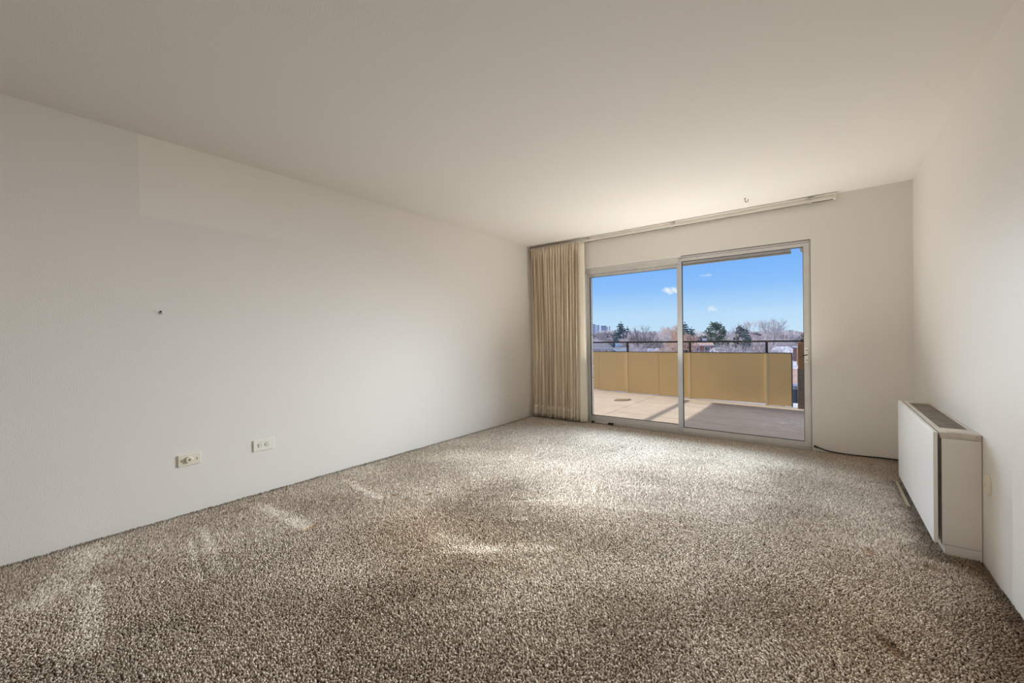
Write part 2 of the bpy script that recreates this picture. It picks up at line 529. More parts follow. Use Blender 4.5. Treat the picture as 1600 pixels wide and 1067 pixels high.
# ------------------------------------------------------------------ curtain and traverse rod
cur = thing('curtain', 'beige pleated drape gathered at the left of the sliding door', 'curtain', (-2.89, 4.79, 0.02))
CX0, CX1, CZ0, CZ1 = -3.318, -2.575, 0.022, 2.388
NU, NV, NF = 420, 44, 17
vs, fs = [], []
ph = np.cumsum(0.75 + 0.5 * rng.random(NF + 2))
ph = ph / ph[NF]
for j in range(NV + 1):
    v = j / NV
    z = CZ0 + (CZ1 - CZ0) * v
    head = min(1, max(0, (v - 0.93) / 0.05))
    for i in range(NU + 1):
        u = i / NU
        q = np.interp(u, np.concatenate(([0], ph[:NF + 1])), np.arange(NF + 2)) * 1.0
        k = int(min(NF, q))
        fr = q - k
        # leading edge: the last fold is broad and smooth
        amp = (0.030 + 0.018 * math.sin(k * 2.3 + 1.2 * v)) * (1 - 0.12 * v)
        w_ = 1.0 - 2.0 * math.sin(math.pi * fr) ** 0.8
        y = (4.795 - 0.012 * head) + amp * w_ * (1 - 0.72 * head) + 0.010 * math.sin(5 * u + 3 * v)
        y += (0.030 * math.exp(-(min(fr, 1 - fr) / 0.15) ** 2) + 0.012 * math.sin(k * 4.1 + 0.8)) * (1 - 0.85 * head)
        y = min(y, 4.862)
        if head > 0:
            y = min(y + head * 0.007 * math.sin(2 * math.pi * 2 * fr), 4.800 + (1 - head) * .062)
        sway = 0.020 * math.sin(math.pi * v) * math.exp(-u * 3)
        xx = CX0 + (CX1 - CX0) * u + sway + 0.004 * math.sin(2 * math.pi * fr) * (1 - head)
        vs.append((max(xx, LW + 0.012), y, z + 0.004 * math.sin(k * 1.7) * (1 - v)))
for j in range(NV):
    for i in range(NU):
        a = j * (NU + 1) + i
        fs.append((a, a + 1, a + NU + 2, a + NU + 1))
b_ = MB()
b_.v, b_.f = vs, fs
cl = b_.build('drape_panel', M_cloth, cur, True)
sol = cl.modifiers.new('thickness', 'SOLIDIFY')
sol.thickness = 0.0016
# stitched bottom hem (front of the panel), header pleats clipped to carriers
NH = 3
hv, hf = [], []
for j in range(NH + 1):
    for i in range(NU + 1):
        p = vs[j * (NU + 1) + i]
        hv.append((p[0], p[1] - 0.003, p[2] - (0.004 if j == 0 else 0)))
for j in range(NH):
    for i in range(NU):
        a = j * (NU + 1) + i
        hf.append((a, a + 1, a + NU + 2, a + NU + 1))
hb = MB()
hb.v, hb.f = hv, hf
hem = hb.build('hem', M_lining, cur, True)
hm = hem.modifiers.new('thickness', 'SOLIDIFY')
hm.thickness = 0.0016
# smooth lighter leading edge turned back to the wall
le = MB()
lv = []
for j in range(NV + 1):
    z = CZ0 - 0.004 + (CZ1 - CZ0 + .004) * j / NV
    v = j / NV
    for i in range(15):
        th = math.pi * (0.02 + 0.98 * i / 14)
        wd = 0.050 - 0.008 * v
        lv.append((-2.521 - wd * math.cos(th) + 0.006 * math.sin(3 * th) * (1 - v) - 0.008 * v, 4.815 - (0.055 - 0.02 * v) * math.sin(th) ** 0.8 - 0.008 * math.sin(2.0 * th), z))
for j in range(NV):
    for i in range(14):
        a = j * 15 + i
        le.f.append((a, a + 1, a + 16, a + 15))
le.v = lv
lo = le.build('leading_edge', M_lining, cur, True)
so = lo.modifiers.new('thickness', 'SOLIDIFY')
so.thickness = 0.0016

rod = thing('traverse_rod', 'long cream enamelled curtain rod fixed under the ceiling edge', 'curtain rod', (-1.6, 4.80, 2.4))
RX0, RX1 = LW + 0.02, 0.075
MB().box(RX0, RX1, 4.806, 4.830, 2.378, 2.403, 0.003).box(RX0, RX1, 4.834, 4.846, 2.384, 2.412, 0.002).build('track', M_rod, rod)
MB().box(RX0, RX1, 4.814, 4.822, 2.374, 2.3785).build('track_slot', M_slot, rod)
MB().box(RX1, RX1 + 0.022, 4.804, 4.848, 2.374, 2.414, 0.004).build('end_pulley', M_rod, rod)
for bx in (-2.45, -1.37, -0.10):
    br = MB().box(bx - 0.018, bx + 0.018, 4.815, BW, 2.405, 2.422, 0.002).box(bx - 0.014, bx + 0.014, 4.802, 4.8338, 2.366, 2.374).box(bx - 0.012, bx + 0.012, 4.8302, 4.8338, 2.37, 2.41)
    br.build('bracket', M_steel, rod)
for k in range(19):
    bx = CX0 + 0.03 + (-2.49 - CX0 - 0.05) * k / 18
    MB().box(bx - 0.004, bx + 0.004, 4.815, 4.821, 2.345, 2.378).build('carrier', M_steel, rod)

# ------------------------------------------------------------------ outlets, cover, hooks
def outlet(name, label, y0, y1, z0, z1, m, kind):
    yc, zc = (y0 + y1) / 2, (z0 + z1) / 2
    t_ = thing(name, label, 'outlet', (LW, yc, z0))
    MB().box(LW - 0.001, LW + 0.007, y0, y1, z0, z1, 0.003).build('cover_plate', m, t_)
    X = LW + 0.007
    if kind == 'duplex':
        for dy in (-0.024, 0.024):
            f_ = MB().lathe([(0.0165, 0), (0.0165, 0.0025), (0.0155, 0.0035)], (X, yc + dy, zc), (1, 0, 0), 20).build('receptacle', m, t_)
            for dz in (-0.006, 0.006):
                attach(MB().box(X + .003, X + .0042, yc + dy - .001, yc + dy + .007, zc + dz - .0013, zc + dz + .0013).build('slot', M_slot), f_)
            attach(MB().lathe([(0.0025, 0), (0.0025, 0.001)], (X + .003, yc + dy - 0.008, zc), (1, 0, 0), 10).build('ground_hole', M_slot), f_)
            attach(MB().lathe([(0.0172, 0), (0.0172, 0.0006)], (X, yc + dy, zc), (1, 0, 0), 20).build('rim', M_slot), f_)
        MB().lathe([(0.003, 0), (0.003, 0.0015), (0.001, 0.0025)], (X, yc, zc), (1, 0, 0), 10).build('screw', M_steel, t_)
    else:
        pts = [(0.021, 0), (0.006, 0.019), (-0.012, 0.021), (-0.024, 0.007), (-0.024, -0.007), (-0.012, -0.021), (0.006, -0.019)]
        bm_ = MB()
        n_ = len(pts)
        bm_.add([(X, yc + a, zc + b) for a, b in pts] + [(X + .011, yc + a * .85, zc + b * .85) for a, b in pts],
                [tuple(range(n_ - 1, -1, -1)), tuple(range(n_, 2 * n_))] + [(i, (i + 1) % n_, n_ + (i + 1) % n_, n_ + i) for i in range(n_)])
        jk = bm_.build('jack', m, t_)
        attach(MB().lathe([(0.007, 0), (0.007, 0.0012)], (X + .011, yc - .003, zc), (1, 0, 0), 12).build('socket', M_drain), jk)
        for dy in (-0.045, 0.04):
            MB().box(X, X + .0012, yc + dy - .0015, yc + dy + .0015, zc - .006, zc + .006).build('screw', M_slot, t_)
    return t_


outlet('telephone_jack', 'tan horizontal jack plate with a raised connector, nearest the viewer on the left wall', 0.758, 0.882, 0.316, 0.392, M_plate, 'jack')
outlet('electrical_outlet', 'ivory horizontal duplex outlet in the middle of the left wall, right of the jack plate', 1.202, 1.346, 0.314, 0.399, M_plate2, 'duplex')
outlet('electrical_outlet', 'tiny white horizontal outlet on the left wall next to the curtain', 4.222, 4.346, 0.318, 0.390, M_plate2, 'duplex')

cv = thing('wall_cover', 'round cream blank cover on the right wall beside the heater cabinet', 'wall cover', (RW, 2.882, 0.352))
MB().lathe([(0.050, 0), (0.050, 0.004), (0.045, 0.010), (0.030, 0.013), (0.004, 0.014)], (RW + .001, 2.882, 0.402), (-1, 0, 0), 36).build('cover_disc', M_plate, cv, False)
MB().lathe([(0.004, 0), (0.004, 0.0015), (0.002, 0.002)], (RW - .013, 2.882, 0.402), (-1, 0, 0), 12).build('screw', M_lid, cv)

hk = thing('ceiling_hook', 'small rusty brown hook screwed into the ceiling before the door', 'hook', (-0.593, 4.473, H))
MB().lathe([(0.009, 0), (0.009, 0.003), (0.003, 0.006)], (-0.593, 4.473, H + .001), (0, 0, -1), 12).build('base', M_brown_hook, hk)
pts = [(-0.593, 4.473, H - 0.002), (-0.593, 4.473, H - 0.02)] + [(-0.593 + 0.013 * (1 - math.cos(a)), 4.473, H - 0.022 - 0.016 * math.sin(a)) for a in np.linspace(0.2, 3.6, 9)]
MB().tube(pts, 0.0032, 8).build('hook_bend', M_brown_hook, hk, True)

nl = thing('picture_nail', 'small bent picture nail left in the blank left wall', 'nail', (LW, 0.688, 1.332))
MB().tube([(LW - .002, 0.688, 1.332), (LW + .014, 0.686, 1.335)], 0.0022, 8).build('shank', M_steel, nl)
MB().lathe([(0.0055, 0), (0.0055, 0.0015), (0.003, 0.002)], (LW + .014, 0.686, 1.335), (1, -.1, .15), 12).build('nail_head', M_slot, nl)
MB().box(LW - .001, LW + .0025, 0.68, 0.697, 1.318, 1.338, 0.001).build('hanger_plate', M_steel, nl)

# metal floor bolt lying against the sill and the black cable at the foot of the wall
bo = thing('door_bolt', 'thin grey metal bolt with a black rubber tip lying along the door sill', 'door bolt', (-2.28, 4.862, 0.004))
MB().tube([(-2.45, 4.865, 0.016), (-2.19, 4.858, 0.016)], 0.0085, 10).build('rod', M_alu, bo, True)
MB().tube([(-2.20, 4.858, 0.017), (-2.142, 4.857, 0.017)], 0.0145, 12).build('rubber_tip', M_black, bo)
MB().box(-2.44, -2.40, 4.855, 4.874, 0.002, 0.032, 0.002).build('bracket', M_gasket, bo)
cb = thing('cable', 'black cable with a loose end running along the foot of the end wall', 'cable', (0.2, 4.85, 0.0))
cp = [(-0.062, 4.858, 0.040), (-0.03, 4.860, 0.030), (0.01, 4.860, 0.017), (0.07, 4.861, 0.010), (0.16, 4.862, 0.006), (0.28, 4.862, 0.008), (0.40, 4.862, 0.013), (0.52, 4.862, 0.012), (0.59, 4.862, 0.010)]
MB().tube(cp, 0.006, 8).build('cord', M_black, cb, True)
MB().tube([(-0.085, 4.856, 0.050), (-0.076, 4.857, 0.046), (-0.055, 4.858, 0.037)], [0.012, 0.012, 0.008], 10).build('plug_end', M_black, cb)

# ------------------------------------------------------------------ heater cabinet
ht = thing('heater_cabinet', 'long low white metal heater cabinet against the right wall', 'heater', (0.53, 3.58, 0.0))
HY0, HY1 = 2.972, 4.205
MB().box(0.470, RW - .002, HY0 + .002, HY1, 0.045, 0.588, 0.002).build('cabinet_body', M_cab, ht)
MB().box(0.480, RW - .002, HY0 + .004, HY1 - .01, -0.010, 0.043, 0.001).build('plinth', M_cab, ht)
MB().box(0.466, RW - .002, HY0, HY1 + .002, 0.590, 0.598, 0.001).box(0.466, 0.486, HY0, HY1 + .002, 0.598, 0.618, 0.002).box(0.590, RW - .002, HY0, HY1 + .002, 0.598, 0.618, 0.002).box(
    0.486, 0.590, HY0, HY0 + 0.135, 0.598, 0.618, 0.002).box(0.486, 0.590, HY1 - 0.11, HY1 + .002, 0.598, 0.618, 0.002).build('lid', M_lid, ht)
acc = MB().box(0.490, 0.588, HY0 + 0.012, HY0 + 0.122, 0.6175, 0.6205, 0.001).build('access_flap', M_lid, ht)
gl = MB().box(0.486, 0.590, HY0 + 0.135, HY1 - 0.11, 0.6, 0.606).build('grille', M_grille, ht)
gb = MB()
ny = 118
for k in range(ny):
    y = HY0 + 0.137 + (HY1 - HY0 - 0.249) * k / (ny - 1)
    gb.box(0.486, 0.590, y - 0.0022, y + 0.0022, 0.606, 0.6165)
for k in range(1, 4):
    x_ = 0.486 + 0.104 * k / 4
    gb.box(x_ - .002, x_ + .002, HY0 + .135, HY1 - .11, 0.604, 0.614)
gbo = gb.build('grille_bars', M_grille)
gbo['kind'] = 'stuff'
attach(gbo, gl)
for k in (1, 2):
    y = HY0 + 0.135 + (HY1 - HY0 - 0.245) * k / 3
    attach(MB().box(0.486, 0.590, y - 0.005, y + 0.005, 0.605, 0.6175).build('grille_divider', M_grille), gl)
fp = MB().box(0.440, 0.457, HY0 - 0.004, HY1 + 0.012, 0.047, 0.617, 0.003).build('front_panel', M_cabfront, ht)
for y in (HY0 + 0.2, HY1 - 0.2):
    for z in (0.15, 0.5):
        MB().box(0.457, 0.4705, y - .02, y + .02, z - .015, z + .015).build('panel_clip', M_slot, ht)
MB().box(0.468, 0.4705, HY0 + .001, HY0 + .004, 0.046, 0.588).build('seam', M_slot, ht)

tk = MB().box(0.417, 0.434, 3.62, 4.19, -0.011, 0.006, 0.001).build('tack_strip', M_tack)
tag(tk, 'thin bare wooden strip on the carpet edge under the heater panel', 'wood strip')

# ------------------------------------------------------------------ carpet pile
def vnoise(x, y, s, seed):
    r_ = np.random.default_rng(seed)
    g_ = r_.random((256, 256))
    X, Y_ = x / s + 91.3, y / s + 47.7
    xi, yi = np.floor(X).astype(int), np.floor(Y_).astype(int)
    fx, fy = X - xi, Y_ - yi
    fx, fy = fx * fx * (3 - 2 * fx), fy * fy * (3 - 2 * fy)
    a, b = g_[xi % 256, yi % 256], g_[(xi + 1) % 256, yi % 256]
    c_, d = g_[xi % 256, (yi + 1) % 256], g_[(xi + 1) % 256, (yi + 1) % 256]
    return (a * (1 - fx) + b * fx) * (1 - fy) + (c_ * (1 - fx) + d * fx) * fy


def seg_dist(x, y, a, b):
    ax, ay = a
    bx, by = b
    L2 = (bx - ax) ** 2 + (by - ay) ** 2
    t_ = np.clip(((x - ax) * (bx - ax) + (y - ay) * (by - ay)) / L2, 0, 1)
    return np.hypot(x - ax - t_ * (bx - ax), y - ay - t_ * (by - ay))


def grid(sp):
    X_, Y_ = np.meshgrid(np.arange(LW + 0.004, RW - 0.002, sp), np.arange(-0.25, BW - 0.004, sp))
    X_, Y_ = X_.ravel(), Y_.ravel()
    return X_ + rng.normal(0, sp * 0.28, X_.size), Y_ + rng.normal(0, sp * 0.28, Y_.size)


NEAR = 2.75
xa, ya = grid(0.0072)
k1 = np.hypot(xa, ya) < NEAR
xb, yb = grid(0.0082)
k2 = np.hypot(xb, yb) >= NEAR
X, Y = np.concatenate((xa[k1], xb[k2])), np.concatenate((ya[k1], yb[k2]))
SPV = np.concatenate((np.full(k1.sum(), 0.0072), np.full(k2.sum(), 0.0082)))
keep = (X > LW + .003) & (X < RW - .003) & (Y < BW - .003) & ~((X > 0.477) & (Y > HY0) & (Y < HY1))
X, Y, SPV = X[keep], Y[keep], SPV[keep]
n = X.size
hgt = np.full(n, 0.0125) * (0.8 + 0.4 * rng.random(n))
base = 0.006 * np.clip((Y - 4.2) / 0.6, 0, 1)
leanx = rng.normal(0, 0.0030, n) + 0.006 * (vnoise(X, Y, 0.5, 3) - 0.5)
leany = rng.normal(0, 0.0030, n) + 0.006 * (vnoise(X, Y, 0.45, 4) - 0.5)
# vacuum and drag streaks: the pile lies over in bands
ang = vnoise(X + Y * .4, (Y - X * .5) * 3, 0.35, 5)
leanx += 0.010 * (ang - 0.5)
sweep = vnoise(X * 0.8 + Y * 0.6, (Y * 0.8 - X * 0.6) * 2.2, 0.6, 41) - 0.5
leany += 0.0045 * sweep
# colour of each yarn
light = np.array([0.87, 0.765, 0.655])
dark = np.array([0.27, 0.195, 0.14])
mixv = np.clip(rng.beta(1.5, 1.25, n), 0, 1)
colr = dark + (light - dark) * mixv[:, None]
# large soft soiling
so1 = vnoise(X, Y, 0.7, 8) * 0.6 + vnoise(X, Y, 0.23, 9) * 0.4
colr *= (0.86 + 0.28 * so1)[:, None]
colr[:, 2] *= 1.0 - 0.06 * vnoise(X, Y, 0.9, 10)


def stain_or_shade(mask, col, k):
    global colr
    m_ = np.clip(mask * k, 0, 1)[:, None]
    colr = colr * (1 - m_) + colr * np.array(col) * m_


wob = 0.7 + 0.6 * vnoise(X, Y, 0.08, 12)
stain_or_shade(np.exp(-((X - LW) / (0.035 * wob)) ** 2), (0.42, 0.43, 0.42), 1.0)       # grey filtration line, left wall
stain_or_shade(np.exp(-((RW - X) / (0.25 * wob)) ** 2), (0.50, 0.43, 0.35), 0.95)
stain_or_shade(np.exp(-((RW - X) / (0.05 * wob)) ** 2), (0.5, 0.45, 0.4), 0.95)       # grimy edge, right wall
stain_or_shade(np.exp(-((0.44 - X) / (0.06 * wob)) ** 2) * (Y > HY0 - .1) * (Y < HY1), (0.42, 0.40, 0.37), 0.9)
stain_or_shade(np.exp(-((BW - Y) / (0.17 * wob)) ** 2) * (X > -0.05), (0.78, 0.62, 0.42), 0.9)   # rusty damp patch by the door
stain_or_shade(np.exp(-((BW - Y) / (0.03 * wob)) ** 2), (0.55, 0.48, 0.38), 0.8)
stain_or_shade(np.exp(-(((X - 0.15) / 0.35) ** 2 + ((Y - 2.2) / 0.9) ** 2)), (0.92, 0.86, 0.78), 0.9)
stain_or_shade(np.exp(-(((X + 1.9) / 0.5) ** 2 + ((Y - 1.55) / 0.35) ** 2)), (0.93, 0.86, 0.78), 0.8)
# door daylight put into the yarn colour: paler and greyer toward the door
m_ = (np.clip((Y - 2.2) / 2.2, 0, 1) * (0.55 + 0.45 * vnoise(X, Y, 0.8, 14)))[:, None]
colr = colr * (1 - 0.55 * m_) + (colr * 0.45 + np.array([0.27, 0.27, 0.27]) * 1.05) * 0.55 * m_
# dents left by furniture feet: centre, half sizes, turn, flattening, stain
dents = [(0.189, 1.965, .060, .026, 2.2, 1.0, (.50, .36, .25)), (0.181, 2.775, .042, .026, 2.4, 1.0, (.52, .38, .27)), (0.409, 2.75, .045, .026, 2.4, .9, (.5, .36, .25)),
         (-2.50, 1.195, .022, .05, .0, 1.0, (.75, .55, .30)), (-3.115, 1.15, .022, .05, 0, .9, (.7, .55, .36)),
         (-2.51, 1.80, .02, .032, 0, 1.0, (.62, .44, .22)), (-2.36, 1.80, .02, .03, 0, .9, (.7, .55, .36)), (-2.30, 1.96, .02, .028, 0, .9, (.66, .5, .3)),
         (-3.06, 1.80, .018, .035, 0, 1.0, (.7, .53, .33)), (-3.05, 1.97, .018, .03, 0, 1.0, (.7, .53, .33)), (-3.06, 2.08, .018, .025, 0, .9, (.72, .56, .36)),
         (-3.14, 1.01, .018, .03, 0, .9, (.6, .5, .4)), (-3.14, 1.06, .016, .025, 0, .8, (.6, .5, .4)), (-2.95, 0.97, .016, .03, .4, .8, (.6, .5, .4)),
         (-2.388, 2.88, .03, .018, .6, 1.0, (.6, .45, .3)), (-1.66, 1.244, .02, .014, .3, .9, (.55, .42, .3)), (-1.762, 1.833, .02, .014, 0, .7, (.7, .55, .4)),
         (-2.06, 1.25, .015, .012, 0, .8, (.6, .45, .32)), (-1.85, 3.28, .03, .014, .7, 1.0, (.6, .48, .36)), (-1.2, 3.35, .05, .012, .5, .9, (.6, .52, .44)),
         (-3.0, 0.70, .015, .03, .3, .7, (.6, .5, .4)), (-2.72, 0.62, .015, .03, .3, .7, (.6, .5, .4)), (-2.95, 3.6, .05, .012, .2, .8, (.6, .5, .4))]
for (dx, dy, rx, ry, th, k, sc) in dents:
    ca, sa = math.cos(th), math.sin(th)
    a, b = (X - dx) * ca + (Y - dy) * sa, -(X - dx) * sa + (Y - dy) * ca
    d2 = (a / rx) ** 2 + (b / ry) ** 2
    m_ = np.exp(-d2 ** 1.5)
    hgt *= 1 - 0.82 * k * m_
    stain_or_shade(m_, sc, k)
    ring = np.exp(-((np.sqrt(d2) - 1.5) / 0.35) ** 2)
    hgt *= 1 + 0.25 * ring * k
# pressed strips where runners stood: pale, flattened yarn
for (a, b, w_, pale) in (((-3.10, 1.16), (-2.56, 1.19), 0.050, .50), ((-3.08, 1.78), (-2.55, 1.72), 0.032, .30), ((-3.02, .80), (-2.36, .70), 0.022, .32), ((-2.98, .72), (-2.36, .62), 0.015, .25),
                         ((-3.20, 0.34), (-2.75, 0.15), 0.09, .26), ((-2.75, 0.30), (-2.2, 0.22), 0.05, .22), ((-2.9, 2.3), (-2.35, 2.75), 0.012, .25), ((-1.9, 2.1), (-1.5, 2.42), 0.010, .10),
                         ((-1.77, 1.60), (-1.45, 1.62), 0.08, .10), ((-1.55, 2.02), (-1.50, 2.06), 0.03, .35), ((-1.62, 1.52), (-1.2, 1.85), 0.05, .09)):
    d = seg_dist(X, Y, a, b)
    m_ = np.exp(-(d / w_) ** 4)
    nn = m_ * pale * 0.62 * (0.3 + 1.0 * rng.random(n)) * np.clip(vnoise(X, Y, 0.045, 31) * 1.6 + vnoise(X, Y, 0.16, 33) - 0.75, 0.1, 1.2)
    colr = colr * (1 - nn[:, None]) + np.array([0.86, 0.80, 0.70]) * nn[:, None]
    hgt *= 1 - 0.35 * m_
    leany += m_ * 0.004
# fine creases in the backing, their shade darkened into the yarn colour
for (a, b, w_) in (((-0.30, 4.10), (0.40, 4.10), .008), ((-0.30, 4.10), (-0.28, 3.75), .006), ((-0.62, 3.35), (-0.30, 3.36), .008), ((-0.22, 3.66), (-0.15, 3.66), .008), ((-3.1, 4.45), (-2.0, 4.42), .006), ((-0.9, 3.47), (-0.62, 3.4), .006)):
    m_ = np.exp(-(seg_dist(X, Y, a, b) / w_) ** 2)
    hgt *= 1 - 0.6 * m_
    stain_or_shade(m_, (0.55, 0.44, 0.34), 0.8)
colr = np.clip(colr, 0.02, 0.88)
# each tuft: a three-sided twist, fat in the middle, leaning
rad = SPV * (0.50 + 0.25 * rng.random(n))
tw = rng.random(n) * 6.283
V = np.empty((n, 7, 3))
for k in range(3):
    a = tw + k * 2.0944
    V[:, k, 0], V[:, k, 1], V[:, k, 2] = X + np.cos(a) * rad * .9, Y + np.sin(a) * rad * .9, -0.0125
    a = a + 0.7
    V[:, 3 + k, 0] = X + np.cos(a) * rad + leanx * .55
    V[:, 3 + k, 1] = Y + np.sin(a) * rad + leany * .55
    V[:, 3 + k, 2] = -0.012 + hgt * .62 + base
V[:, 6, 0], V[:, 6, 1], V[:, 6, 2] = X + leanx, Y + leany, -0.012 + hgt + base
V[:, :, 0] = np.clip(V[:, :, 0], LW + 0.0005, RW - 0.0005)
V[:, :, 1] = np.clip(V[:, :, 1], None, BW - 0.0005)
nn_ = int((np.hypot(X, Y) < NEAR).sum())
order = np.argsort(np.hypot(X, Y) >= NEAR, kind='stable')
V, colr = V[order], colr[order]
Vn, Vf = V[:nn_], V[nn_:][:, [0, 1, 2, 6]]
# far tufts are plain twisted points, fattened so that they still cover the backing
Vf[:, :3, :2] += (Vf[:, :3, :2] - Vf[:, :3, :2].mean(1, keepdims=True)) * 0.45
nf_ = Vf.shape[0]
Vf[:, :, 0] = np.clip(Vf[:, :, 0], LW + 0.0005, RW - 0.0005)
Vf[:, :, 1] = np.clip(Vf[:, :, 1], None, BW - 0.0005)
pn = np.array([0, 1, 4, 3, 1, 2, 5, 4, 2, 0, 3, 5, 3, 4, 6, 4, 5, 6, 5, 3, 6])
pf = np.array([0, 1, 3, 1, 2, 3, 2, 0, 3])
loops = np.concatenate(((pn[None, :] + (np.arange(nn_) * 7)[:, None]).ravel(), (pf[None, :] + (np.arange(nf_) * 4)[:, None]).ravel() + nn_ * 7))
sizes = np.concatenate((np.tile(np.array([4, 4, 4, 3, 3, 3]), nn_), np.full(nf_ * 3, 3)))
starts = np.concatenate(([0], np.cumsum(sizes)[:-1]))
co = np.concatenate((Vn.reshape(-1, 3), Vf.reshape(-1, 3)))
me = bpy.data.meshes.new('carpet_pile')
me.vertices.add(len(co))
me.vertices.foreach_set('co', co.astype(np.float32).ravel())
me.loops.add(len(loops))
me.loops.foreach_set('vertex_index', loops.astype(np.int32))
me.polygons.add(len(sizes))
me.polygons.foreach_set('loop_start', starts.astype(np.int32))
me.polygons.foreach_set('use_smooth', np.ones(len(sizes), dtype=bool))
ca_ = me.attributes.new('yarn', 'FLOAT_COLOR', 'POINT')
cc = np.ones((len(co), 4), np.float32)
cc[:, :3] = np.concatenate((np.repeat(colr[:nn_], 7, 0), np.repeat(colr[nn_:], 4, 0)))
ca_.data.foreach_set('color', cc.ravel())
me.materials.append(M_pile)
me.update(calc_edges=True)
me.validate()
pile = bpy.data.objects.new('carpet_pile', me)
COL.objects.link(pile)
tag(pile, 'worn beige and brown twist pile of the carpet', 'carpet', kind='stuff')

# ------------------------------------------------------------------ balcony
PY = 8.0


def bz(x_):
    return -0.07 + (-0.4 - x_) * 0.0165


BX0, BX1 = -6.2, 2.6
bf = MB()
bf.add([(BX0, 5.0, -0.35), (BX1, 5.0, -0.35), (BX1, PY + .07, -0.35), (BX0, PY + .07, -0.35), (BX0, 5.0, bz(BX0) - .012), (BX1, 5.0, bz(BX1) - .012), (BX1, PY + .07, bz(BX1) - .012), (BX0, PY + .07, bz(BX0) - .012)],
       [(3, 2, 1, 0), (4, 5, 6, 7), (0, 1, 5, 4), (1, 2, 6, 5), (2, 3, 7, 6), (3, 0, 4, 7)])
bfo = struct(bf.build('floor_balcony', M_conc), 'concrete floor slab of the balcony beyond the door', 'floor')
xs = [BX0, -4.4, -2.62, 0.8, BX1]
ys = [5.0, 5.97, 7.14, PY + 0.07]
for i in range(len(xs) - 1):
    for j in range(len(ys) - 1):
        if i < 2 and j < 2:
            if j == 1:
                continue
            y0, y1 = 5.0, 7.14
        else:
            y0, y1 = ys[j], ys[j + 1]
        if i < 2 and j == 2:
            pass
        x0, x1 = xs[i] + .005, xs[i + 1] - .005
        y0, y1 = y0 + .006, y1 - .006
        m_ = MB().add([(x0, y0, bz(x0) - .013), (x1, y0, bz(x1) - .013), (x1, y1, bz(x1) - .013), (x0, y1, bz(x0) - .013), (x0, y0, bz(x0)), (x1, y0, bz(x1)), (x1, y1, bz(x1)), (x0, y1, bz(x0))],
                      [(3, 2, 1, 0), (4, 5, 6, 7), (0, 1, 5, 4), (1, 2, 6, 5), (2, 3, 7, 6), (3, 0, 4, 7)])
        m_.build('paving_slab', M_slab, bfo)
# overhanging slabs of the storey above (ours and the neighbour's) and the roof edge bar
OVX0 = -1.545 - (2.42 + 0.05) / math.tan(SUN_EL)
ov = struct(MB().box(OVX0, -0.40, 5.0, 7.77, 2.42, 2.62).build('trim_1', M_conc), 'concrete slab of the balcony above', 'balcony slab')
attach(MB().box(OVX0, -0.40, 7.70, 7.772, 2.395, 2.421).build('drip_edge', M_conc), ov)
struct(MB().box(-0.28, 2.6, 5.0, 7.77, 2.40, 2.62).build('trim_2', M_conc), 'concrete slab above the neighbouring balcony', 'balcony slab')
gp = thing('drain_pipe', 'grey horizontal drain pipe hung off the end of the slab above', 'pipe', (OVX0 - .4, 6.5, 2.38))
MB().tube([(OVX0 - 0.42, 5.02, 2.42), (OVX0 - 0.42, 7.77, 2.42)], 0.028, 12).build('pipe', M_alu, gp, True)
for y in (5.3, 6.4, 7.5):
    MB().box(OVX0 - 0.44, OVX0 + 0.02, y - .012, y + .012, 2.455, 2.47).build('pipe_hanger', M_alu, gp)

# masonry of the outer wall, block by block around the opening
mw = MB().box(-6.2, -2.545, 5.005, 5.105, -0.3, 2.40).box(-0.085, 2.6, 5.005, 5.105, -0.3, 2.40).box(-2.545, -0.085, 5.005, 5.105, 2.06, 2.40)
mwo = struct(mw.build('wall_outer', M_mortar), 'grey block outer wall of the building around the door', 'wall')
blk = MB().box(-0.196, 0.196, -0.065, 0.065, 0.004, 0.193, 0.003).mesh('masonry_block', M_block)
half = MB().box(-0.096, 0.096, -0.065, 0.065, 0.004, 0.193, 0.003).mesh('masonry_half_block', M_block)
for r_ in range(12):
    z = -0.02 + 0.197 * r_
    if z > 2.3:
        break
    xr = -2.53
    first = True
    while xr > -3.6:
        if r_ % 2 and first:
            o = bpy.data.objects.new('block', half)
            w_ = 0.2
        else:
            o = bpy.data.objects.new('block', blk)
            w_ = 0.4
        COL.objects.link(o)
        o.location = (xr - w_ / 2 + .004, 5.057, z)
        attach(o, mwo)
        xr -= w_
        first = False
    xr, first = -0.10, True
    while xr < 0.6:
        w_ = 0.2 if (r_ % 2 and first) else 0.4
        o = bpy.data.objects.new('block', half if w_ == 0.2 else blk)
        COL.objects.link(o)
        o.location = (xr + w_ / 2 - .004, 5.057, z)
        attach(o, mwo)
        xr += w_
        first = False

rl = thing('balcony_railing', 'long tan panelled parapet topped by a thin black rail, seen across the whole door', 'railing', (-3.2, PY, 0))
posts = [-5.61, -4.40, -3.19, -1.985, -0.768]
joints = [-6.15, -5.61, -5.02, -4.40, -3.83, -3.19, -2.56, -1.985, -0.768, -0.415]
for a, b in zip(joints[:-1], joints[1:]):
    MB().box(a + .002, b - .002, PY, PY + .05, bz(a) + 0.012, 0.812, 0.002).build('parapet_panel', M_parapet, rl)
MB().box(-6.15, -0.412, PY - .006, PY + .056, 0.812, 0.824, 0.002).build('parapet_cap', M_rail, rl)
MB().box(-6.15, -0.262, PY + .005, PY + .045, 1.000, 1.030, 0.003).build('top_rail', M_rail, rl)
for x_ in posts:
    MB().box(x_ - .018, x_ + .018, PY + .008, PY + .042, 0.824, 1.0, 0.002).build('post', M_rail, rl)
    MB().box(x_ - .02, x_ + .012, PY - .018, PY - .0005, bz(x_) + .004, 0.812, 0.002).build('batten', M_batten, rl)
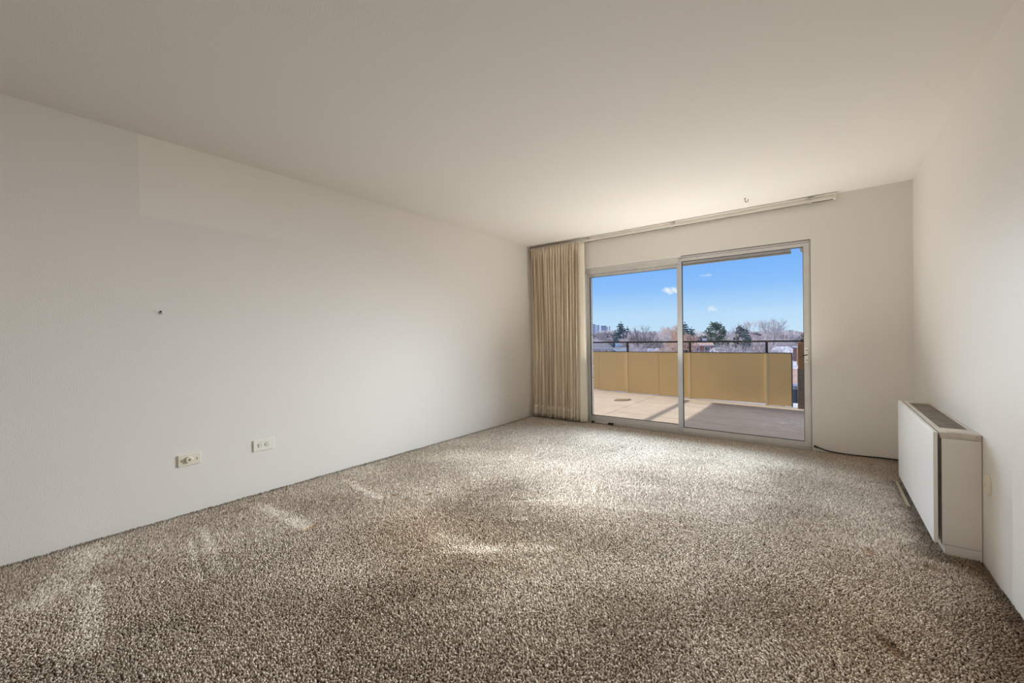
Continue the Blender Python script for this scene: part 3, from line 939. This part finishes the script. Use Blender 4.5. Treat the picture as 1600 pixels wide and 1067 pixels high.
MB().box(-0.425, -0.412, PY - .004, PY + .054, bz(-.4) + 0.012, 0.812).build('edge_trim', M_rail, rl)

# left end return of the parapet
ps = thing('wooden_post', 'short brown and grey wooden post at the right end of the balcony rail', 'post', (-0.29, PY, -0.07))
MB().box(-0.338, -0.245, PY - .05, PY + .05, 0.575, 0.995, 0.006).build('upper_post', M_postwood, ps)
MB().box(-0.345, -0.240, PY - .055, PY + .055, bz(-.3), 0.575, 0.006).build('lower_sleeve', M_postgrey, ps)
MB().box(-0.352, -0.338, PY - .03, PY + .03, 0.62, 0.90, 0.002).build('side_bracket', M_steel, ps)
MB().box(-0.30, -0.225, PY - .03, PY + .05, 0.995, 1.045, 0.003).build('rail_socket', M_rail, ps)

nb = thing('balcony_railing', 'tan parapet and black rail of the next balcony, right of the wooden post', 'railing', (1.1, PY, 0))
nj = [-0.232, 0.45, 1.66, 2.58]
for a, b in zip(nj[:-1], nj[1:]):
    MB().box(a + .002, b - .002, PY, PY + .05, bz(b) + 0.022, 0.812, 0.002).build('parapet_panel', M_parapet, nb)
MB().box(-0.232, 2.58, PY - .006, PY + .056, 0.812, 0.824, 0.002).build('parapet_cap', M_rail, nb)
MB().box(-0.222, 2.58, PY + .005, PY + .045, 1.000, 1.030, 0.003).build('top_rail', M_rail, nb)
for x_ in nj[1:3]:
    MB().box(x_ - .018, x_ + .018, PY + .008, PY + .042, 0.824, 1.0, 0.002).build('post', M_rail, nb)

dr = thing('floor_drain', 'small flat tan drain cover set diagonally in the sunny balcony floor', 'drain cover', (-2.93, 7.09, bz(-2.93)))
ca, sa = math.cos(math.radians(25)), math.sin(math.radians(25))


def rhomb(s1, s2, z0, z1):
    b = MB()
    ring = []
    for k in range(24):
        a = 2 * math.pi * k / 24
        cx_, sy_ = math.cos(a), math.sin(a)
        px_, py_ = s1 * math.copysign(abs(cx_) ** 1.5, cx_), s2 * math.copysign(abs(sy_) ** 1.15, sy_)
        ring.append((-2.93 + px_ * ca + py_ * sa, 7.09 - px_ * sa + py_ * ca))
    b.add([(p[0], p[1], z0) for p in ring] + [(p[0], p[1], z1) for p in ring], [tuple(range(23, -1, -1)), tuple(range(24, 48))] + [(i, (i + 1) % 24, 24 + (i + 1) % 24, 24 + i) for i in range(24)])
    return b


zb = bz(-2.93)
rhomb(0.115, 0.20, zb - .002, zb + .002).build('rim', M_drainrim, dr)
rhomb(0.085, 0.155, zb + .001, zb + .004).build('plate', M_drain, dr)

# ------------------------------------------------------------------ the city beyond
GZ = -9.6
M_ground = mat('winter_ground', (0.30, 0.26, 0.22), 0.95, noise=(0.02, 1.0, (0.70, 0.72, 0.76)), coord='Object')
struct(MB().box(-2500, 1500, 14, 4000, GZ - 1, GZ).build('ground', M_ground), 'patchy snowy winter ground of the neighbourhood', 'ground')

M_bark = mat('grey_bark', (0.50, 0.44, 0.41), 0.95)
M_barkdark = mat('dark_bark', (0.26, 0.215, 0.20), 0.95)
M_barktan = mat('tan_twigs', (0.74, 0.53, 0.38), 0.95)
M_barkpale = mat('pale_bark', (0.62, 0.56, 0.53), 0.95)
M_mauve = mat('mauve_twigs', (0.70, 0.61, 0.59), 0.95)
M_haze = mat('hazed_twigs', (0.80, 0.73, 0.69), 0.95)  # distance haze put into this pale twig colour
M_spruce = mat('blue_spruce_needles', (0.11, 0.155, 0.15), 0.9, noise=(3, 0.5, (0.20, 0.245, 0.235)))
M_pine = mat('pine_needles', (0.17, 0.21, 0.14), 0.9, noise=(3, 0.5, (0.28, 0.31, 0.22)))
M_snow = mat('roof_snow', (0.70, 0.71, 0.73), 0.8, noise=(1.2, 0.9, (0.36, 0.34, 0.34)))
M_redbrick = mat('red_brick', (0.40, 0.16, 0.12), 0.9, noise=(1.5, 0.5, (0.52, 0.27, 0.22)))
M_tanbrick = mat('tan_wall', (0.56, 0.46, 0.36), 0.9)
M_whitewall = mat('white_wall', (0.80, 0.79, 0.77), 0.7)
M_greywall = mat('grey_siding', (0.42, 0.41, 0.42), 0.8)
M_greyroof = mat('grey_shingle', (0.15, 0.145, 0.15), 0.9, noise=(1.1, 0.7, (0.36, 0.35, 0.36)))
M_redroof = mat('red_shingle', (0.42, 0.24, 0.17), 0.9, noise=(4, 0.8, (0.60, 0.45, 0.36)))
M_pane = mat('dark_pane', (0.06, 0.065, 0.075), 0.2)
M_tower = mat('tower_concrete', (0.62, 0.60, 0.60), 0.8)
M_tower2 = mat('tower_pale', (0.84, 0.82, 0.80), 0.8)
M_towerwin = mat('tower_glazing', (0.30, 0.34, 0.40), 0.4)


def bare_tree(seed, spread=0.55, depth=6, kids=3, thick=0.022, twig=0.0030, flat=1.0):
    """unit-height leafless tree: returns (trunk MB, crown MB)"""
    r_ = random.Random(seed)
    tr, cr = MB(), MB()

    def seg(b, p, q, r0, r1):
        d = (q - p)
        a = d.cross(Vector((0.3, 0.5, 0.8))).normalized()
        c2 = d.normalized().cross(a)
        vs_ = [p + (a * math.cos(k * 2.094) + c2 * math.sin(k * 2.094)) * r0 for k in range(3)]
        vs_ += [q + (a * math.cos(k * 2.094) + c2 * math.sin(k * 2.094)) * r1 for k in range(3)]
        b.add(vs_, [(0, 1, 4, 3), (1, 2, 5, 4), (2, 0, 3, 5)])

    def grow(p, d, L, rad_, lev):
        p1 = p
        steps = 2
        for s in range(steps):
            d = (d + Vector((r_.gauss(0, .10), r_.gauss(0, .10), r_.gauss(0.04, .06)))).normalized()
            q = p1 + d * (L / steps)
            seg(tr if lev == 0 else cr, p1, q, max(rad_ * (1 - .25 * s), twig), max(rad_ * (1 - .25 * (s + 1)), twig * .8))
            p1 = q
        if lev >= depth:
            return
        nk = kids if lev else kids + 1
        if lev >= depth - 2:
            nk += 1
        for k in range(nk):
            az = 6.283 * (k + r_.random() * .8) / nk
            sp_ = spread * (0.55 + 0.75 * r_.random())
            s1 = d.cross(Vector((0.2, 0.9, 0.3))).normalized()
            s2 = d.cross(s1)
            nd = (d * math.cos(sp_) + (s1 * math.cos(az) + s2 * math.sin(az)) * math.sin(sp_) * flat)
            nd.z += 0.10
            st = p1 if k % 2 == 0 else p1 - d * L * 0.35 * r_.random()
            grow(st, nd.normalized(), L * (0.66 + .16 * r_.random()), rad_ * 0.58, lev + 1)

    grow(Vector((0, 0, 0)), Vector((r_.gauss(0, .04), r_.gauss(0, .04), 1)).normalized(), 0.27, thick, 0)
    top = max(p[2] for p in cr.v)
    for b in (tr, cr):
        b.v = [(p[0] / top, p[1] / top, p[2] / top) for p in b.v]
    return tr, cr


def spruce(seed, tiers=26, w=0.24):
    r_ = random.Random(seed)
    tr, cr = MB(), MB()
    tr.tube([(0, 0, 0), (0, 0, .5), (0, 0, .98)], [.016, .010, .002], 5)
    for k in range(tiers):
        f = k / (tiers - 1)
        z = 0.10 + 0.88 * f
        R_ = w * (1 - f) ** 0.62 * (0.75 + .5 * r_.random()) + 0.008
        nb = 9 if f < .7 else 6
        a0 = r_.random() * 6.28
        for j in range(nb):
            a = a0 + 6.283 * j / nb + r_.gauss(0, .15)
            R2 = R_ * (0.7 + .5 * r_.random())
            dx, dy = math.cos(a), math.sin(a)
            dr_ = -0.18 * R2 + 0.02 * r_.random()
            for s in range(3):
                t0, t1 = s / 3, (s + 1) / 3 + .08
                wd = 0.30 * R2 * (1.15 - t0)
                p0 = Vector((dx * R2 * t0, dy * R2 * t0, z + dr_ * t0))
                p1 = Vector((dx * R2 * t1, dy * R2 * t1, z + dr_ * t1 + .01))
                sd = Vector((-dy, dx, 0)) * wd
                dn = Vector((0, 0, -0.020 - .02 * (1 - f)))
                cr.add([p0, p1, p0 + sd * .9 + (p1 - p0) * .6 + dn, p0 - sd * .9 + (p1 - p0) * .6 + dn, p0 + (p1 - p0) * .5 + dn * 1.5], [(0, 1, 2), (0, 3, 1), (0, 2, 4), (0, 4, 3), (1, 4, 2), (1, 3, 4)])
    return tr, cr


def pine(seed, clumps=26, w=0.26):
    r_ = random.Random(seed)
    tr, cr = MB(), MB()
    tr.tube([(0, 0, 0), (0.01, 0, .4), (-.01, 0, .85)], [.02, .014, .005], 6)
    for k in range(clumps):
        f = (k + .5) / clumps
        z = 0.42 + 0.52 * f
        R_ = w * math.sin(min(1, (1.08 - f) * 1.5) * 1.5) * (0.35 + .65 * r_.random())
        a = k * 2.4
        cpos = Vector((math.cos(a) * R_, math.sin(a) * R_, z))
        tr.tube([(0, 0, z - .06), cpos], [.005, .002], 4)
        for j in range(70):
            d = Vector((r_.gauss(0, 1), r_.gauss(0, 1), r_.gauss(0, .6)))
            d = d / max(1e-3, d.length) * (r_.random() ** .4)
            p = cpos + Vector((d.x * .085, d.y * .085, d.z * .055))
            e1 = Vector((r_.gauss(0, 1), r_.gauss(0, 1), r_.gauss(0, 1))).normalized() * .020
            e2 = Vector((r_.gauss(0, 1), r_.gauss(0, 1), r_.gauss(0, 1))).normalized() * .020
            cr.add([p - e1, p + e1, p + e2, p - e2 * .6], [(0, 1, 2), (0, 3, 1)])
    return tr, cr


def place(pair, name, label, px, top_y, D, m_t, m_c, group=None, rot=0.0, width=1.0, cat='tree'):
    top = far(px, top_y, D)
    h = top.z - GZ + 0.3
    root = thing(name, label, cat, (top.x, top.y, GZ - .3), group)
    for part, b, m_ in (('trunk', pair[0], m_t), ('crown', pair[1], m_c)):
        o = bpy.data.objects.new(part, b.mesh(part, m_))
        COL.objects.link(o)
        o.parent = root
    root.scale = (h * width, h * width, h)
    root.rotation_euler.z = rot
    return root


place(spruce(1, 26, .30), 'spruce_tree', 'tall dark spruce standing out above the leftmost rooftops', 970, 502, 118, M_bark, M_spruce)
place(spruce(2, 20, .20), 'spruce_tree', 'slim dark spruce tight against the right side of the tall spruce', 980.5, 509, 122, M_bark, M_spruce)
place(spruce(3, 24, .27), 'spruce_tree', 'bluish spruce just right of the central door stile', 1070, 502, 118, M_bark, M_spruce)
place(spruce(4, 22, .28), 'spruce_tree', 'shorter bluish spruce second to the right of the central door stile', 1080.5, 510, 124, M_bark, M_spruce)
place(pine(5), 'pine_tree', 'broad rounded green pine rising above the treeline under the small cloud', 1119, 500, 135, M_bark, M_pine, width=.9)
place(pine(6, 16, .20), 'pine_tree', 'dark pine with two tops right of the rounded pine', 1157, 506, 122, M_bark, M_spruce, width=.72)
place(spruce(7, 22, .17), 'spruce_tree', 'low dark evergreen right against the two-topped pine', 1167, 511, 114, M_bark, M_spruce)
place(bare_tree(21, .62, 5, 3, .020, .0020), 'bare_tree', 'dark leafless tree with a forked trunk left of the central stile', 1007, 506, 95, M_barkdark, M_barkdark, width=.8)
place(bare_tree(22, .55, 6, 3, .02, .0026), 'bare_tree', 'orange-tan leafless tree right beside the central door stile', 1052, 504, 85, M_barktan, M_barktan, width=.7)
place(bare_tree(23, .46, 5, 3, .015, .0013), 'bare_tree', 'tallest thin leafless tree reaching high into the sky at right', 1204, 495, 120, M_bark, M_barkpale, rot=1.0, width=.95)
place(bare_tree(24, .46, 5, 3, .014, .0013), 'bare_tree', 'thin leafless tree just left of the tallest bare tree', 1183, 499, 125, M_bark, M_barkpale, rot=2.0, width=.8)
place(bare_tree(25, .55, 6, 3, .016, .0022), 'bare_tree', 'grey leafless tree between the tall spruce and the forked bare tree', 992, 513, 110, M_bark, M_mauve, width=.8)
place(bare_tree(26, .6, 6, 3, .016, .0022), 'bare_tree', 'grey leafless tree between the forked tree and the orange-tan tree', 1035, 508, 130, M_bark, M_haze, width=.8)

proto = []
for s in range(5):
    a, b = bare_tree(40 + s, .60, 6, 3, .016, .0042)
    m_ = MB()
    m_.v, m_.f = a.v + b.v, a.f + [tuple(i + len(a.v) for i in q) for q in b.f]
    for mm in (M_mauve, M_haze, M_bark, M_barkdark):
        proto.append(m_.mesh('bare_tree_mesh', mm))
r_ = random.Random(5)
k = 0
for D, y0, step in ((330, 517, 9), (230, 519, 10), (160, 523, 13)):
    px = 850 + r_.random() * 5
    while px < 1640:
        top = far(px, y0 + r_.uniform(-3.5, 3.5), D * r_.uniform(.9, 1.1))
        o = bpy.data.objects.new('bare_tree', r_.choice(proto))
        COL.objects.link(o)
        o.location = (top.x, top.y, GZ - .3)
        h = top.z - GZ
        w_ = h * r_.uniform(.9, 1.25)
        o.scale = (w_, w_, h)
        o.rotation_euler.z = r_.random() * 6.28
        tag(o, 'hazy leafless tree in the dense grey treeline along the horizon', 'tree', 'grey bare trees of the treeline')
        px += step * r_.uniform(.7, 1.3) * (1.0 if px < 1275 else 2.2)
        k += 1


front_labels = {994: 'small leafless tree left of the forked dark tree, in front of the snowy roofs', 1024: 'small leafless tree right of the forked dark tree, below the rail line',
                1044: 'low tan leafless tree at the foot of the orange-tan tree', 1126: 'low leafless tree right of the snowy roof with the dark box',
                1146: 'bushy leafless tree below the two-topped pine', 1172: 'bushy leafless tree left of the small brick house',
                1198: 'slender leafless tree between the brick house and the snowy gable', 1228: 'small leafless tree above the snowy gable, nearest the wooden post',
                948: 'small leafless tree between the leftmost house and the white chimney'}
for i_, (px, lab) in enumerate(sorted(front_labels.items())):
    tan = 1030 < px < 1060
    place(bare_tree(60 + i_, .66, 5, 3, .018, .0026), 'bare_tree', lab, px, 541 if px == 948 else 533 + 3 * (i_ % 3), 78 + 4 * (i_ % 4), M_barkdark if i_ % 3 == 0 else M_bark, M_barktan if tan else (M_mauve if i_ % 2 else M_bark), rot=i_ * 1.3, width=1.1)


def house(name, label, px0, px1, ridge_y, eave_y, D, m_wall, m_roof, depth=9.0, hip=0.0, chimney=None, windows=True, gable_front=False, cat='house'):
    a, b_ = far(px0, ridge_y, D), far(px1, ridge_y, D)
    cx_, cy_ = (a.x + b_.x) / 2, (a.y + b_.y) / 2
    W = math.hypot(b_.x - a.x, b_.y - a.y)
    zr, ze = (a.z + b_.z) / 2, (far(px0, eave_y, D).z + far(px1, eave_y, D).z) / 2
    root = thing(name, label, cat, (cx_, cy_, GZ))
    R_, E, hw, dp = zr - GZ, ze - GZ, W / 2, depth / 2

    def add(b, nm, m_, par=root):
        o = b.build(nm, m_)
        o.parent = par
        return o
    add(MB().box(-hw, hw, -dp, dp, -.2, E), 'walls', m_wall)
    ov_ = .35
    rb = MB()
    if gable_front:
        rb.add([(-hw - ov_, -dp - ov_, E), (hw + ov_, -dp - ov_, E), (hw + ov_, dp + ov_, E), (-hw - ov_, dp + ov_, E), (0, -dp - ov_, R_), (0, dp + ov_, R_)],
               [(3, 2, 1, 0), (0, 1, 4), (2, 3, 5), (1, 2, 5, 4), (3, 0, 4, 5)])
    else:
        rb.add([(-hw - ov_, -dp - ov_, E), (hw + ov_, -dp - ov_, E), (hw + ov_, dp + ov_, E), (-hw - ov_, dp + ov_, E), (-hw + hip * hw, 0, R_), (hw - hip * hw, 0, R_)],
               [(3, 2, 1, 0), (0, 1, 5, 4), (2, 3, 4, 5), (1, 2, 5), (3, 0, 4)])
    rf = add(rb, 'roof', m_roof)
    if not gable_front:
        add(MB().box(-hw - ov_, hw + ov_, -dp - ov_ - .08, -dp - ov_, E - .18, E + .04), 'gutter', M_whitewall, rf)
    if chimney:
        cxx = chimney[0] * hw
        ch_ = add(MB().box(cxx - .5, cxx + .5, -.4, .4, E, R_ + chimney[1]), 'chimney', chimney[2])
        add(MB().box(cxx - .58, cxx + .58, -.48, .48, R_ + chimney[1], R_ + chimney[1] + .15), 'chimney_cap', M_whitewall, ch_)
    if windows:
        nwin = max(2, int(W / 2.6))
        for i in range(nwin):
            xx = -hw + W * (i + .5) / nwin
            wz = E - 1.9
            wf = add(MB().box(xx - .62, xx + .62, -dp - .06, -dp + .02, wz - .1, wz + 1.5), 'window', M_whitewall)
            add(MB().box(xx - .5, xx - .03, -dp - .08, -dp - .05, wz, wz + 1.4), 'pane', M_pane, wf)
            add(MB().box(xx + .03, xx + .5, -dp - .08, -dp - .05, wz, wz + 1.4), 'pane', M_pane, wf)
    root.rotation_euler.z = math.atan2(b_.y - a.y, b_.x - a.x)
    return root


house('house', 'low dark-roofed house at the far left edge beyond the parapet', 915, 957, 536, 543.5, 120, M_greywall, M_greyroof, 10, .35)
house('house', 'small house with bright white chimney and trim under the tall spruce', 962, 980, 541, 545, 72, M_whitewall, M_greyroof, 5, 0, (-.55, 0.55, M_whitewall))
house('house', 'long low snow-covered roof behind the forked bare tree', 988, 1050, 544, 549, 115, M_tanbrick, M_snow, 10, .2)
house('house', 'red brick house with white-framed windows right of the central stile', 1081, 1113, 534.5, 538.5, 110, M_redbrick, M_redroof, 9, 0, (.25, .8, M_whitewall))
house('house', 'pale house with a snowy roof behind the red brick house', 1086, 1100, 529, 533, 190, M_greywall, M_snow, 10, .3)
hs = house('house', 'low house with a bright snowy roof and a dark roof box', 1111, 1137, 543, 549, 95, M_tanbrick, M_snow, 9, .3)
bx_ = MB().box(-.7, .6, -2.6, -1.5, 0, 0).v
zz = far(1123, 543.5, 95).z - GZ
o = MB().box(-.75, .45, -2.9, -1.9, zz - 1.0, zz - .1).build('roof_box', M_greywall)
o.parent = hs
house('house', 'brick house seen between the two-topped pine and the snowy gable', 1184, 1197, 541, 547, 120, M_redbrick, M_redroof, 8, 0, (.4, .5, M_redbrick))
house('house', 'house with a wide white snowy gable near the right end of the parapet', 1203, 1243, 541.5, 550, 90, M_whitewall, M_snow, 9, .5)
house('house', 'grey house with a red roof seen through the gap beside the wooden post', 1228, 1262, 576, 592, 48, M_greywall, M_redroof, 9, .0)
house('house', 'blue-grey roofed house just above the red roof beside the wooden post', 1222, 1266, 563, 574, 62, M_greywall, M_snow, 8, .0, (.15, 1.6, M_redbrick))
house('garden_shed', 'low white shed at the foot of the grey house by the post', 1236, 1252, 630, 634, 36, M_whitewall, M_snow, 2, 0, None, False, cat='shed')


def tower(label, px0, px1, top_y, D, m_, strips, lift):
    a, b_ = far(px0, top_y, D), far(px1, top_y, D)
    W = math.hypot(b_.x - a.x, b_.y - a.y)
    root = thing('apartment_tower', label, 'tower', ((a.x + b_.x) / 2, (a.y + b_.y) / 2, GZ))
    Hh = (a.z + b_.z) / 2 - GZ

    def add(b, nm, mm):
        o = b.build(nm, mm)
        o.parent = root
    add(MB().box(-W / 2, W / 2, -8, 8, -.5, Hh - 2), 'tower_body', m_)
    add(MB().box(-W / 2 + lift[0] * W, -W / 2 + lift[1] * W, -7, 7, Hh - 2, Hh), 'roof_house', M_towerwin)
    for s in strips:
        for k_ in range(10):
            z1 = Hh - 3 - k_ * 3.4
            add(MB().box(-W / 2 + s[0] * W, -W / 2 + s[1] * W, -8.15, -7.95, z1 - 2.2, z1), 'window', M_towerwin)
    root.rotation_euler.z = math.atan2(b_.y - a.y, b_.x - a.x)


tower('pale high-rise tower at the far left of the skyline', 923, 936.5, 506.5, 900, M_tower2, [(.15, .5), (.8, .98)], (.0, .5))
tower('squat grey high-rise tower second from the left on the skyline', 939, 949.5, 509, 900, M_tower, [(.05, .35), (.45, .7)], (.0, .8))
tower('narrow pale high-rise beside the squat grey tower', 951, 953.5, 509.5, 950, M_tower2, [(.3, .7)], (.3, .9))
